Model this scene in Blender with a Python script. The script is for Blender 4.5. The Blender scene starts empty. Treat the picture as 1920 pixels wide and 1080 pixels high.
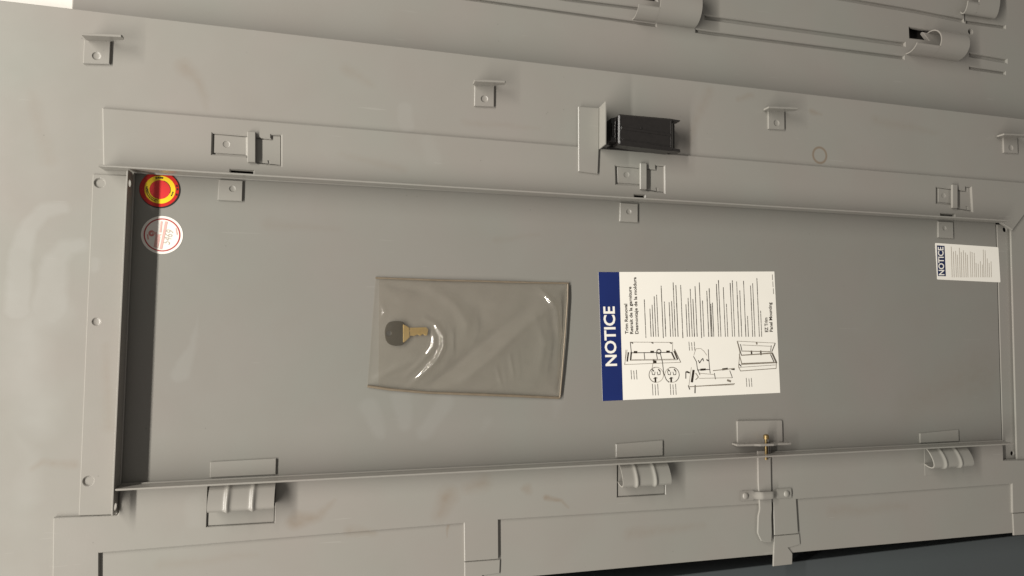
import bpy, bmesh, math, random
from mathutils import Vector, Matrix
from mathutils.geometry import tessellate_polygon
random.seed(7)
S = bpy.context.scene
COL = S.collection
R = math.radians

# ------------------------------------------------------------------ camera
F, D = 1200.0, 0.70                      # focal length in 1920-wide pixels, height above the sheet
YAW, PIT, ROL = R(14.395), R(-3.069), R(-0.499)
M = Matrix.Rotation(ROL, 3, 'Z') @ Matrix.Rotation(PIT, 3, 'X') @ Matrix.Rotation(YAW, 3, 'Y')
CW = M.transposed()
cam = bpy.data.cameras.new('camera')
cam.sensor_width = 36.0
cam.lens = 36.0 * F / 1920.0
cam.clip_start, cam.clip_end = 0.02, 60
co = bpy.data.objects.new('camera', cam)
co.matrix_world = Matrix.Translation((0, 0, D)) @ CW.to_4x4()
COL.objects.link(co)
S.camera = co

# ------------------------------------------------------------------ light
w = bpy.data.worlds.new('World'); S.world = w; w.use_nodes = True
w.node_tree.nodes['Background'].inputs[0].default_value = (1.0, 0.95, 0.88, 1)
w.node_tree.nodes['Background'].inputs[1].default_value = 0.215
la = bpy.data.lights.new('ceiling_tube', 'AREA')
la.shape = 'RECTANGLE'; la.size = 0.10; la.size_y = 5.2
la.energy = 171; la.color = (1.0, 0.958, 0.89)
lo = bpy.data.objects.new('ceiling_tube', la)
lpos = Vector((-1.75, -0.45, 1.25))
zax = (lpos - Vector((0.1, -0.45, 0))).normalized()
yax = Vector((0, 1, 0)); xax = yax.cross(zax).normalized()
lo.matrix_world = Matrix.Translation(lpos) @ Matrix((xax, yax, zax)).transposed().to_4x4()
COL.objects.link(lo)
S.view_settings.view_transform = 'Standard'; S.view_settings.look = 'None'
S.view_settings.exposure = 0; S.view_settings.gamma = 1

# ------------------------------------------------------------------ measuring on the sheet
def P(px, py, z=0.0):
    d = CW @ Vector(((px - 960) / F, -(py - 540) / F, -1))
    k = (z - D) / d.z
    return Vector((d.x * k, d.y * k, z))
def q(px, py, z=0.0):
    p = P(px, py, z); return (p.x, p.y)
def qs(pts, z=0.0): return [q(a, b, z) for a, b in pts]

# ------------------------------------------------------------------ materials
def nt(name):
    m = bpy.data.materials.new(name); m.use_nodes = True
    t = m.node_tree; return m, t, t.nodes, t.links, t.nodes['Principled BSDF']
def plain(name, col, rough=0.5, metal=0.0, spec=0.5, noise=0.0, nscale=60, bump=0.0):
    m, t, N, L, b = nt(name)
    b.inputs['Base Color'].default_value = (*col, 1); b.inputs['Roughness'].default_value = rough
    b.inputs['Metallic'].default_value = metal; b.inputs['Specular IOR Level'].default_value = spec
    tc = N.new('ShaderNodeTexCoord'); n = N.new('ShaderNodeTexNoise')
    n.inputs['Scale'].default_value = nscale; n.inputs['Detail'].default_value = 4
    L.new(tc.outputs['Object'], n.inputs['Vector'])
    if noise:
        r = N.new('ShaderNodeMix'); r.data_type = 'RGBA'
        r.inputs[6].default_value = (*[c * (1 - noise) for c in col], 1); r.inputs[7].default_value = (*[min(1, c * (1 + noise)) for c in col], 1)
        L.new(n.outputs['Fac'], r.inputs[0]); L.new(r.outputs[2], b.inputs['Base Color'])
    if bump:
        bp = N.new('ShaderNodeBump'); bp.inputs['Strength'].default_value = bump; bp.inputs['Distance'].default_value = 0.0003
        L.new(n.outputs['Fac'], bp.inputs['Height']); L.new(bp.outputs['Normal'], b.inputs['Normal'])
    return m

def paint(name, col, light=(), brown=(), rings=(), rough=0.30):
    """grey sheet-metal enamel: slight tint drift, orange peel, chalk smears and rubbed dirt"""
    m, t, N, L, b = nt(name)
    geo = N.new('ShaderNodeNewGeometry')
    flat = N.new('ShaderNodeVectorMath'); flat.operation = 'MULTIPLY'; flat.inputs[1].default_value = (1, 1, 0)
    L.new(geo.outputs['Position'], flat.inputs[0])
    def noise(scale, det=3, dist=0):
        n = N.new('ShaderNodeTexNoise'); n.inputs['Scale'].default_value = scale; n.inputs['Detail'].default_value = det
        n.inputs['Distortion'].default_value = dist
        L.new(geo.outputs['Position'], n.inputs['Vector']); return n
    def math_(op, a, c=None, clamp=False):
        n = N.new('ShaderNodeMath'); n.operation = op; n.use_clamp = clamp
        for i, v in enumerate((a, c)):
            if v is None: continue
            if isinstance(v, (int, float)): n.inputs[i].default_value = v
            else: L.new(v, n.inputs[i])
        return n.outputs[0]
    def mix(fac, a, c):
        n = N.new('ShaderNodeMix'); n.data_type = 'RGBA'
        if isinstance(fac, (int, float)): n.inputs[0].default_value = fac
        else: L.new(fac, n.inputs[0])
        for i, v in ((6, a), (7, c)):
            if isinstance(v, tuple): n.inputs[i].default_value = (*v, 1)
            else: L.new(v, n.inputs[i])
        return n.outputs[2]
    # warped position for the smears
    wn = noise(45, 2); wv = N.new('ShaderNodeVectorMath'); wv.operation = 'SUBTRACT'; wv.inputs[1].default_value = (.5, .5, .5)
    L.new(wn.outputs['Color'], wv.inputs[0])
    ws = N.new('ShaderNodeVectorMath'); ws.operation = 'SCALE'; ws.inputs['Scale'].default_value = 0.007
    L.new(wv.outputs[0], ws.inputs[0])
    wa = N.new('ShaderNodeVectorMath'); wa.operation = 'ADD'; L.new(flat.outputs[0], wa.inputs[0]); L.new(ws.outputs[0], wa.inputs[1])
    wm = N.new('ShaderNodeVectorMath'); wm.operation = 'MULTIPLY'; wm.inputs[1].default_value = (1, 1, 0); L.new(wa.outputs[0], wm.inputs[0])
    pos = wm.outputs[0]
    def capsule(a, c, r0, r1, soft):
        a = Vector((*a, 0)); c = Vector((*c, 0)); d = c - a; l2 = max(d.length_squared, 1e-9)
        s = N.new('ShaderNodeVectorMath'); s.operation = 'SUBTRACT'; L.new(pos, s.inputs[0]); s.inputs[1].default_value = a
        dt = N.new('ShaderNodeVectorMath'); dt.operation = 'DOT_PRODUCT'; L.new(s.outputs[0], dt.inputs[0]); dt.inputs[1].default_value = d / l2
        tt = math_('ADD', dt.outputs['Value'], 0.0, True)
        sc = N.new('ShaderNodeVectorMath'); sc.operation = 'SCALE'; sc.inputs[0].default_value = d; L.new(tt, sc.inputs['Scale'])
        di = N.new('ShaderNodeVectorMath'); di.operation = 'DISTANCE'; L.new(s.outputs[0], di.inputs[0]); L.new(sc.outputs[0], di.inputs[1])
        rr = math_('ADD', math_('MULTIPLY', tt, r1 - r0), r0)
        return math_('DIVIDE', math_('SUBTRACT', rr, di.outputs['Value']), soft, True)
    def union(items):
        out = None
        for pts, r0, r1, soft, amt in items:
            k = len(pts) - 1; sub = None
            for i in range(k):
                ra = r0 + (r1 - r0) * i / k; rb = r0 + (r1 - r0) * (i + 1) / k
                c_ = capsule(pts[i], pts[i + 1], ra, rb, soft)
                sub = c_ if sub is None else math_('MAXIMUM', sub, c_)
            sub = math_('MULTIPLY', sub, amt)
            out = sub if out is None else math_('MAXIMUM', out, sub)
        return out
    base = mix(noise(7, 2).outputs['Fac'], tuple(c * k for c, k in zip(col, (1.06, .97, .975))), tuple(c * k for c, k in zip(col, (.945, 1.025, .99))))
    ramp = N.new('ShaderNodeMapRange'); ramp.inputs[1].default_value = .35; ramp.inputs[2].default_value = .75
    L.new(noise(16, 5, .6).outputs['Fac'], ramp.inputs[0])
    base = mix(math_('MULTIPLY', ramp.outputs[0], .24), base, tuple(c * k for c, k in zip(col, (.93, .87, .84))))
    if light:
        f = math_('MULTIPLY', union(light), math_('ADD', math_('MULTIPLY', noise(70, 4).outputs['Fac'], .5), .7))
        base = mix(f, base, tuple(min(1, c * k) for c, k in zip(col, (1.26, 1.29, 1.32))))
    if brown:
        f = math_('MULTIPLY', union(brown), math_('ADD', math_('MULTIPLY', noise(110, 5).outputs['Fac'], 1.3), .1))
        base = mix(f, base, tuple(c * k for c, k in zip(col, (.80, .66, .54))))
    for (cx, cy), r, wd in rings:
        di = N.new('ShaderNodeVectorMath'); di.operation = 'DISTANCE'; L.new(flat.outputs[0], di.inputs[0]); di.inputs[1].default_value = (cx, cy, 0)
        e = math_('ABSOLUTE', math_('SUBTRACT', di.outputs['Value'], r))
        f = math_('MULTIPLY', math_('DIVIDE', math_('SUBTRACT', wd, e), wd * .8, True), .75)
        base = mix(f, base, tuple(c * k for c, k in zip(col, (.68, .50, .35))))
    # sparse dust and nicks
    vo = N.new('ShaderNodeTexVoronoi'); vo.inputs['Scale'].default_value = 75; L.new(geo.outputs['Position'], vo.inputs['Vector'])
    dot = math_('LESS_THAN', vo.outputs['Distance'], .055)
    gate = math_('GREATER_THAN', noise(23, 2).outputs['Fac'], .60)
    base = mix(math_('MULTIPLY', math_('MULTIPLY', dot, gate), .45), base, tuple(c * .55 for c in col))
    # hairline scratches
    mp = N.new('ShaderNodeMapping'); mp.inputs['Scale'].default_value = (14, 260, 1); mp.inputs['Rotation'].default_value = (0, 0, .5)
    L.new(geo.outputs['Position'], mp.inputs['Vector'])
    sn = N.new('ShaderNodeTexNoise'); sn.inputs['Scale'].default_value = 1; sn.inputs['Detail'].default_value = 2; L.new(mp.outputs[0], sn.inputs['Vector'])
    sc_ = math_('GREATER_THAN', sn.outputs['Fac'], .735)
    base = mix(math_('MULTIPLY', sc_, .22), base, tuple(c * 1.45 for c in col))
    L.new(base, b.inputs['Base Color'])
    rg = N.new('ShaderNodeMapRange'); rg.inputs[3].default_value = rough - .06; rg.inputs[4].default_value = rough + .10
    L.new(noise(30, 4).outputs['Fac'], rg.inputs[0]); L.new(rg.outputs[0], b.inputs['Roughness'])
    b.inputs['Specular IOR Level'].default_value = .5
    # orange peel + gentle oil-canning of the sheet
    bp = N.new('ShaderNodeBump'); bp.inputs['Strength'].default_value = .10; bp.inputs['Distance'].default_value = .0004
    L.new(noise(900, 2).outputs['Fac'], bp.inputs['Height'])
    b2 = N.new('ShaderNodeBump'); b2.inputs['Strength'].default_value = .5; b2.inputs['Distance'].default_value = .0035
    L.new(noise(5, 1).outputs['Fac'], b2.inputs['Height']); L.new(bp.outputs['Normal'], b2.inputs['Normal'])
    L.new(b2.outputs['Normal'], b.inputs['Normal'])
    return m
px = 0.00058
GREY = (.266, .256, .234)
light_marks = [
    (qs([(118, 390), (84, 396), (54, 425), (40, 470), (34, 530), (34, 580)]), .0085, .0130, .005, .40),
    (qs([(152, 460), (122, 466), (104, 492), (96, 540), (92, 580)]), .0085, .0180, .006, .38),
    (qs([(95, 590), (55, 610), (45, 690), (70, 780)]), .024, .028, .022, .36),
    (qs([(20, 800), (60, 860), (50, 930)]), .006, .016, .012, .22),
    (qs([(178, 490), (178, 505)]), .006, .006, .004, 0.248),
    (qs([(758, 205), (762, 235)]), .010, .010, .004, 0.186),
    (qs([(800, 268), (812, 300)]), .012, .012, .008, 0.136),
    (qs([(372, 588), (360, 650), (338, 702)], -.004), .001, .010, .004, 0.260),
    (qs([(692, 762), (712, 812)], -.004), .012, .009, .006, 0.248),
    (qs([(752, 742), (758, 795)], -.004), .014, .010, .006, 0.248),
    (qs([(836, 752), (795, 812)], -.004), .012, .011, .006, 0.248),
    (qs([(915, 790), (905, 805)], -.004), .009, .006, .008, 0.155),
    (qs([(1045, 745), (1040, 780)], -.004), .012, .006, .008, 0.155),
    (qs([(362, 940), (368, 975)]), .010, .010, .006, 0.136),
]
brown_marks = [
    (qs([(345, 125), (372, 150), (388, 205)]), .012, .005, .012, 0.45),
    (qs([(140, 870), (80, 868), (60, 880)]), .006, .004, .006, 0.39),
    (qs([(840, 930), (820, 965)]), .016, .010, .014, 0.59),
    (qs([(905, 905), (870, 915)]), .014, .008, .014, 0.45),
    (qs([(985, 915), (990, 922)]), .008, .006, .006, 0.45),
    (qs([(1022, 930), (1052, 935), (1062, 950)]), .004, .002, .003, 0.78),
    (qs([(555, 975), (595, 968), (630, 935)]), .012, .003, .008, 0.55),
    (qs([(655, 995), (700, 1000)]), .008, .006, .008, 0.45),
    (qs([(840, 985), (838, 1010)]), .0025, .001, .002, 0.65),
    (qs([(1385, 185), (1410, 180)]), .006, .006, .008, 0.45),
    (qs([(1520, 210), (1540, 213)]), .005, .003, .005, 0.65),
    (qs([(1330, 170), (1300, 240), (1290, 280)]), .010, .006, .012, 0.33),
    (qs([(1700, 760), (1840, 700)], -.004), .03, .05, .05, 0.29),
    (qs([(200, 650), (205, 800)]), .006, .008, .008, 0.26),
    (qs([(500, 420), (640, 430)], -.004), .008, .004, .012, 0.29), (qs([(930, 450), (1010, 440)], -.004), .006, .004, .010, 0.33),
    (qs([(1180, 1000), (1320, 985)]), .010, .006, .012, 0.36), (qs([(1560, 960), (1700, 950)]), .012, .008, .014, 0.33),
    (qs([(650, 130), (700, 160)]), .010, .006, .012, 0.33), (qs([(870, 230), (1010, 240)]), .006, .004, .010, 0.33),
    (qs([(1640, 225), (1760, 250)]), .010, .006, .014, 0.33), (qs([(300, 1060), (480, 1040)]), .008, .006, .012, 0.29),
    (qs([(60, 180), (90, 300)]), .008, .010, .014, 0.29), (qs([(640, 290), (760, 320)], 0), .006, .006, .010, 0.26),
]
PAINT = paint('grey_enamel', GREY, light_marks, brown_marks, [(q(1537, 291), .0102, .0022)])
PAINTD = paint('darker_enamel', (.226, .219, .200), light_marks, brown_marks)  # the grey enamel in a darker tone over the whole door
PAINT2 = paint('grey_enamel_plain', tuple(c * .97 for c in GREY))
SLATE = paint('slate_enamel', (.060, .070, .074), rough=.5)
BLACK = plain('black_plastic', (.017, .015, .014), .20, 0, .5, .25, 200, .15)
BLACKM = plain('black_plastic_matt', (.03, .027, .024), .5, 0, .4, .25, 160, .2)
BRASS = plain('brass', (.50, .34, .11), .35, .6, .5, .12, 300, .15)
KEYD = plain('dark_key_bow', (.022, .0165, .006), .6, .0, .1, .2, 200, .1)
WHITE = plain('label_paper', (.84, .81, .74), .55, 0, .35, .02, 40, .05)
WHITE2 = plain('label_gloss', (.80, .76, .70), .4, 0, .4, .02, 40, .05)
NAVY = plain('label_blue', (.008, .020, .118), .45, 0, .4, .10, 50)
NAVYD = plain('label_navy', (.010, .020, .075), .45, 0, .4, .15, 300)
INK = plain('ink', (.030, .022, .014), .6, 0, .2, .3, 300)
INKL = plain('grey_ink', (.22, .19, .15), .6, 0, .2, .3, 300)
INKM = plain('pale_ink', (.42, .38, .32), .6, 0, .2, .2, 300)
RED = plain('label_red', (.50, .018, .014), .35, 0, .4, .08, 90)
REDC = plain('label_red_centre', (.62, .035, .035), .35, 0, .4, .06, 90)
YEL = plain('label_yellow', (.80, .56, .02), .35, 0, .4, .08, 90)
DRED = plain('ring_dark_red', (.40, .05, .05), .4, 0, .4, .2, 200)
PINK = plain('pink_print', (.66, .40, .36), .45, 0, .3, .15, 200)
BOARD = plain('white_board', (.80, .77, .72), .7, 0, .3, .03, 20)
FLOORM = plain('dark_wood', (.020, .013, .009), .6, 0, .3, .5, 25, .4)
SEAM = plain('brown_seam', (.185, .148, .105), .35, 0, .5, .25, 120)

def film():
    m, t, N, L, b = nt('clear_vinyl')
    N.remove(b)
    out = N['Material Output']
    tr = N.new('ShaderNodeBsdfTransparent'); tr.inputs[0].default_value = (.975, .963, .94, 1)
    df = N.new('ShaderNodeBsdfDiffuse'); df.inputs[0].default_value = (.40, .375, .33, 1)
    gl = N.new('ShaderNodeBsdfGlossy'); gl.inputs['Roughness'].default_value = .11; gl.inputs[0].default_value = (1, .98, .95, 1)
    lw = N.new('ShaderNodeLayerWeight'); lw.inputs[0].default_value = .5     # symmetric for both sides of a thin film
    pw = N.new('ShaderNodeMath'); pw.operation = 'POWER'; pw.inputs[1].default_value = 5; L.new(lw.outputs['Facing'], pw.inputs[0])
    fr = N.new('ShaderNodeMath'); fr.operation = 'MULTIPLY_ADD'; fr.inputs[1].default_value = .92; fr.inputs[2].default_value = .055; L.new(pw.outputs[0], fr.inputs[0])
    tc = N.new('ShaderNodeTexCoord'); n = N.new('ShaderNodeTexNoise'); n.inputs['Scale'].default_value = 40; n.inputs['Detail'].default_value = 3
    L.new(tc.outputs['Object'], n.inputs['Vector'])
    mr = N.new('ShaderNodeMapRange'); mr.inputs[3].default_value = .06; mr.inputs[4].default_value = .13; L.new(n.outputs['Fac'], mr.inputs[0])
    bp = N.new('ShaderNodeBump'); bp.inputs['Strength'].default_value = .25; bp.inputs['Distance'].default_value = .0008
    L.new(n.outputs['Fac'], bp.inputs['Height']); L.new(bp.outputs['Normal'], gl.inputs['Normal'])
    m1 = N.new('ShaderNodeMixShader'); L.new(mr.outputs[0], m1.inputs[0]); L.new(tr.outputs[0], m1.inputs[1]); L.new(df.outputs[0], m1.inputs[2])
    m2 = N.new('ShaderNodeMixShader'); L.new(fr.outputs[0], m2.inputs[0]); L.new(m1.outputs[0], m2.inputs[1]); L.new(gl.outputs[0], m2.inputs[2])
    L.new(m2.outputs[0], out.inputs['Surface'])
    m.use_transparent_shadow = True
    return m
FILM = film()

# ------------------------------------------------------------------ mesh helpers
class MB:
    def __init__(self): self.bm = bmesh.new()
    def faces(self, verts, polys, mat=0, smooth=False):
        vs = [self.bm.verts.new(v) for v in verts]
        for p in polys:
            try:
                f = self.bm.faces.new([vs[i] for i in p]); f.material_index = mat; f.smooth = smooth
            except ValueError: pass
    def build(self, name, mats, parent=None, fix=True):
        if fix: bmesh.ops.recalc_face_normals(self.bm, faces=self.bm.faces)
        me = bpy.data.meshes.new(name); self.bm.to_mesh(me); self.bm.free()
        for m in (mats if isinstance(mats, (list, tuple)) else [mats]): me.materials.append(m)
        o = bpy.data.objects.new(name, me); COL.objects.link(o)
        if parent:
            o.parent = parent; o.matrix_parent_inverse = parent_inv(parent)
        return o
def world(o):
    m = o.matrix_basis.copy()
    return world(o.parent) @ o.matrix_parent_inverse @ m if o.parent else m
def parent_inv(p): return world(p).inverted()

def area(p): return .5 * sum(p[i - 1][0] * p[i][1] - p[i][0] * p[i - 1][1] for i in range(len(p)))
def inset(p, d):
    """move every edge of a ccw loop d to its left (inwards)"""
    n = len(p); out = []
    for i in range(n):
        a, b, c = Vector(p[i - 1]), Vector(p[i]), Vector(p[(i + 1) % n])
        e1 = (b - a).normalized(); e2 = (c - b).normalized()
        n1 = Vector((-e1.y, e1.x)); n2 = Vector((-e2.y, e2.x))
        k = 1 + n1.dot(n2)
        o = (n1 + n2) / max(k, .35)
        out.append((b.x + o.x * d, b.y + o.y * d))
    return out
def rounded(p, r, seg=4):
    n = len(p); out = []
    for i in range(n):
        a, b, c = Vector(p[i - 1]), Vector(p[i]), Vector(p[(i + 1) % n])
        rr = min(r, (a - b).length * .45, (c - b).length * .45)
        s = b + (a - b).normalized() * rr; e = b + (c - b).normalized() * rr
        for k in range(seg + 1):
            t = k / seg
            out.append(tuple((1 - t) ** 2 * s + 2 * t * (1 - t) * b + t * t * e))
    return out
def sheet(mb, outer, holes=(), z0=0, z1=.0015, ch=.0005, M4=None, mat=0):
    """a flat sheet with holes: chamfered upper rim, lower rim, both skins"""
    outer = list(outer)
    if area(outer) < 0: outer.reverse()
    loops = [outer]
    for h in holes:
        h = list(h)
        if area(h) > 0: h.reverse()
        loops.append(h)
    M4 = M4 or Matrix.Identity(4)
    V, polys = [], []
    top_loops, bot_loops = [], []
    for lp in loops:
        n = len(lp); ins = inset(lp, ch) if ch else lp
        b0 = len(V)
        V += [M4 @ Vector((x, y, z0)) for x, y in lp]
        V += [M4 @ Vector((x, y, z1 - ch * .8)) for x, y in lp]
        V += [M4 @ Vector((x, y, z1)) for x, y in ins]
        for i in range(n):
            j = (i + 1) % n
            polys.append((b0 + i, b0 + j, b0 + n + j, b0 + n + i))
            if ch: polys.append((b0 + n + i, b0 + n + j, b0 + 2 * n + j, b0 + 2 * n + i))
        top_loops.append((b0 + 2 * n, ins)); bot_loops.append((b0, lp))
        if not ch: top_loops[-1] = (b0 + 2 * n, lp)
    for LS, flip in ((top_loops, False), (bot_loops, True)):
        idx = [s + i for s, lp in LS for i in range(len(lp))]
        for a, b, c in tessellate_polygon([[Vector((x, y, 0)) for x, y in lp] for s, lp in LS]):
            t = (idx[a], idx[b], idx[c]); polys.append(t[::-1] if flip else t)
    if not ch:
        off = []
    mb.faces(V, polys, mat)
    bmesh.ops.remove_doubles(mb.bm, verts=mb.bm.verts, dist=1e-7)
def circle(c, r, n=20, ry=None): return [(c[0] + r * math.cos(2 * math.pi * i / n), c[1] + (ry or r) * math.sin(2 * math.pi * i / n)) for i in range(n)]
def bowl(mb, c, r, z, depth, n=20, mat=0):
    V = []; polys = []
    K = 5
    for k in range(K):
        a = k / K; rr = r * math.cos(a * math.pi / 2); zz = z - depth * math.sin(a * math.pi / 2)
        V += [Vector((c[0] + rr * math.cos(2 * math.pi * i / n), c[1] + rr * math.sin(2 * math.pi * i / n), zz)) for i in range(n)]
    V.append(Vector((c[0], c[1], z - depth)))
    for k in range(K - 1):
        for i in range(n):
            j = (i + 1) % n; polys.append((k * n + i, k * n + j, (k + 1) * n + j, (k + 1) * n + i))
    for i in range(n): polys.append(((K - 1) * n + i, (K - 1) * n + (i + 1) % n, K * n))
    mb.faces(V, polys, mat, True)
def upright(mb, a, b, z0, h, t, side, poly=None, holes=(), ch=.0004, lean=0.0, mat=0):
    """a wall standing on the line a-b; poly in (along, up); side=+1 puts the thickness to the left of a->b"""
    a = Vector((*a, 0)); b = Vector((*b, 0)); u = (b - a); L_ = u.length; u.normalize()
    n = Vector((-u.y, u.x, 0)) * side
    v = (Vector((0, 0, 1)) + n * lean).normalized()
    wv = u.cross(v)
    if wv.dot(n) < 0: wv = -wv
    M4 = Matrix.Translation(a + Vector((0, 0, z0))) @ Matrix((u, v, wv)).transposed().to_4x4()
    poly = poly or [(0, 0), (L_, 0), (L_, h), (0, h)]
    sheet(mb, poly, holes, 0, t, ch, M4, mat)
    return L_
def grid(mb, rows, mat=0, smooth=True, close=False):
    nr, nc = len(rows), len(rows[0]); V = [Vector(p) for r in rows for p in r]; polys = []
    for i in range(nr - 1):
        for j in range(nc - 1): polys.append((i * nc + j, i * nc + j + 1, (i + 1) * nc + j + 1, (i + 1) * nc + j))
        if close: polys.append((i * nc + nc - 1, i * nc, (i + 1) * nc, (i + 1) * nc + nc - 1))
    mb.faces(V, polys, mat, smooth)
def curled(mb, x0, x1, prof, th, bump=lambda s: 0.0, nx=60, skew=(0, 0), mat=0):
    """a sheet bent to a profile in (y,z) and run from x0 to x1; bump lifts ribs"""
    n = len(prof); nrm = []
    for i in range(n):
        a = Vector(prof[max(0, i - 1)]); b = Vector(prof[min(n - 1, i + 1)]); e = (b - a).normalized(); nrm.append(Vector((e.y, -e.x)))
    if nrm[n // 2].y < 0: nrm = [-k for k in nrm]
    outer, inner = [], []
    for i in range(nx + 1):
        s = i / nx; x = x0 + (x1 - x0) * s; g = bump(s)
        ro, ri = [], []
        for k, (p, m_) in enumerate(zip(prof, nrm)):
            f = math.sin(math.pi * min(1, k / (n - 1) * 1.0)) ** .5 if 0 < k < n - 1 else 0
            p2 = Vector(p) + m_ * g * f; p3 = p2 - m_ * th
            dy = skew[0] + (skew[1] - skew[0]) * s
            ro.append((x, p2.x + dy, p2.y)); ri.append((x, p3.x + dy, p3.y))
        outer.append(ro); inner.append(ri)
    rows = [o + i[::-1] for o, i in zip(outer, inner)]
    grid(mb, rows, mat, True, True)
    m2 = 2 * n
    for r in (rows[0], rows[-1]):
        V = [Vector(p) for p in r]
        mb.faces(V, [(k, k + 1, m2 - 2 - k, m2 - 1 - k) for k in range(n - 1)], mat, False)
def tube(mb, pts, r, seg=8, mat=0, cap=True):
    pts = [Vector(p) for p in pts]; rows = []
    for i, p in enumerate(pts):
        d = (pts[min(i + 1, len(pts) - 1)] - pts[max(i - 1, 0)]).normalized()
        a = d.orthogonal().normalized() if abs(d.z) > .9 else d.cross(Vector((0, 0, 1))).normalized(); c = d.cross(a)
        rows.append([p + (a * math.cos(2 * math.pi * k / seg) + c * math.sin(2 * math.pi * k / seg)) * r for k in range(seg)])
    grid(mb, rows, mat, True, True)
    if cap:
        for rw in (rows[0], rows[-1]): mb.faces(rw, [tuple(range(seg))], mat)
def box(mb, x0, x1, y0, y1, z0, z1, ch=.0005, mat=0):
    sheet(mb, [(x0, y0), (x1, y0), (x1, y1), (x0, y1)], (), z0, z1, ch, None, mat)
STK = [0]
def strokes(mb, pts, wd, z, mat=0):
    """a printed line through photograph-measured points"""
    p = [Vector(v) for v in pts]
    for a, b in zip(p, p[1:]):
        d = (b - a)
        if d.length < 1e-7: continue
        d.normalize(); n = Vector((-d.y, d.x)) * wd / 2; a2 = a - d * wd * .3; b2 = b + d * wd * .3
        STK[0] = (STK[0] + 1) % 240; zz_ = z + STK[0] * 4e-7      # each printed line a hair above the last
        mb.faces([(*(a2 + n), zz_), (*(a2 - n), zz_), (*(b2 - n), zz_), (*(b2 + n), zz_)], [(0, 1, 2, 3)], mat)
def text(mb, s, org, along, up, height, z, bold=0.0, fit=None, mat=0):
    """letters set in the sheet plane: org start of the baseline, along reading direction"""
    c = bpy.data.curves.new('lettering', 'FONT'); c.body = s; c.size = 1.0; c.offset = bold; c.resolution_u = 3
    o = bpy.data.objects.new('lettering', c); COL.objects.link(o)
    dg = bpy.context.evaluated_depsgraph_get(); dg.update()
    me = bpy.data.meshes.new_from_object(o.evaluated_get(dg))
    xs = [v.co.x for v in me.vertices]; ys = [v.co.y for v in me.vertices]
    x0, x1 = min(xs), max(xs); cap = .70
    sx = (fit / (x1 - x0)) if fit else height / cap
    al = Vector(along).normalized(); u = Vector(up).normalized(); og = Vector(org)
    V = []
    for v in me.vertices:
        p = og + al * (v.co.x - x0) * sx + u * v.co.y * (height / cap); V.append((p.x, p.y, z))
    mb.faces(V, [tuple(f.vertices) for f in me.polygons], mat)
    bpy.data.objects.remove(o); bpy.data.curves.remove(c); bpy.data.meshes.remove(me)
def empty(name, loc, label=None, cat=None, group=None, parent=None):
    o = bpy.data.objects.new(name, None); o.empty_display_size = .02; COL.objects.link(o)
    if parent: o.parent = parent
    o.location = loc
    tag(o, label, cat, group); return o
def tag(o, label=None, cat=None, group=None, kind=None):
    if label: o['label'] = label
    if cat: o['category'] = cat
    if group: o['group'] = group
    if kind: o['kind'] = kind
    return o

# ================================================================== the setting
Z2 = -.022       # the sheet of the other trim lying under the upper edge
ZB = -.018       # slate panel under the lower edge
ZF = -.110
mb = MB(); box(mb, -3, 4, -3, 3, ZF - .02, ZF, 0)
tag(mb.build('floor', FLOORM), kind='structure')
# dark planks of the floor seen in the gap are separate boards
mb = MB()
a = P(-400, -400, Z2 - .004); b = P(140, 60, Z2 - .004)
x1 = P(180, 8, Z2 - .004).x; y0 = P(60, 60, Z2 - .004).y
sheet(mb, rounded([(a.x, y0), (x1, y0), (x1, a.y), (a.x, a.y)], .003), (), ZF, Z2 - .008, .0006)
sheet(mb, [(a.x + .02, y0 + .02), (x1 - .001, y0 + .02), (x1 - .001, a.y), (a.x + .02, a.y)], (), Z2 - .008, Z2 - .0072, .0003)
tag(mb.build('white_board', BOARD), 'plain white board showing at the top left corner behind both grey covers', 'board')

# ================================================================== main trim
H = .0155        # height of the flanges above the sheet
T = .0029
ZD = -.0040      # upper face of the door sheet
trim = empty('panel_cover', P(960, 560, 0), 'large grey steel panel cover lying face down with notice stickers on its door', 'panel cover', 'grey steel panel covers')
trim['kind'] = 'thing'

# flange foot lines, from their measured upper edges
fl_a, fl_b = q(240, 318, H), q(211, 968, H)            # left flange
tf_a, tf_b = q(184, 312, H), q(1893, 415, H)           # top flange
bf_a, bf_b = q(216, 917, H), q(1901, 831, H)           # bottom flange
rf_a, rf_b = q(1894, 420, H), q(1908, 862, H)          # right flange
def online(a, b, x): return a[1] + (b[1] - a[1]) * (x - a[0]) / (b[0] - a[0])
def onlinex(a, b, y): return a[0] + (b[0] - a[0]) * (y - a[1]) / (b[1] - a[1])

# plate with the door opening
top_l, top_r = q(133, 16), q(1907, 222); bot_l, bot_r = q(1027, 1078), q(1900, 999)
xl = P(-260, 540).x; xr = P(2150, 540).x
outer = [(xl, online(bot_l, bot_r, xl)), (xr, online(bot_l, bot_r, xr)), (xr, online(top_l, top_r, xr)), (xl, online(top_l, top_r, xl))]
e = .0012
nb0, nb1, nt0 = q(1882, 862), q(1907, 861), q(1895, 417)
op = [(fl_b[0] + e, online(bf_a, bf_b, fl_b[0]) + e), (nb0[0], online(bf_a, bf_b, nb0[0]) + e), nb0, nb1, nt0, (fl_a[0] + e, online(tf_a, tf_b, fl_a[0]) - e)]
plate_outer = outer

# door sheet, lapping under the plate
g = .006
dr = qs([(1880, 880), (1866.5, 405)], ZD)
dq = [(op[0][0] - g, op[0][1] - g), (dr[0][0], op[1][1] - g), (dr[1][0], nt0[1] + g), (op[5][0] - g, op[5][1] + g)]
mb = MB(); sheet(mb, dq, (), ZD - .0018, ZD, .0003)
door = mb.build('door_sheet', PAINTD, trim)

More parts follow.
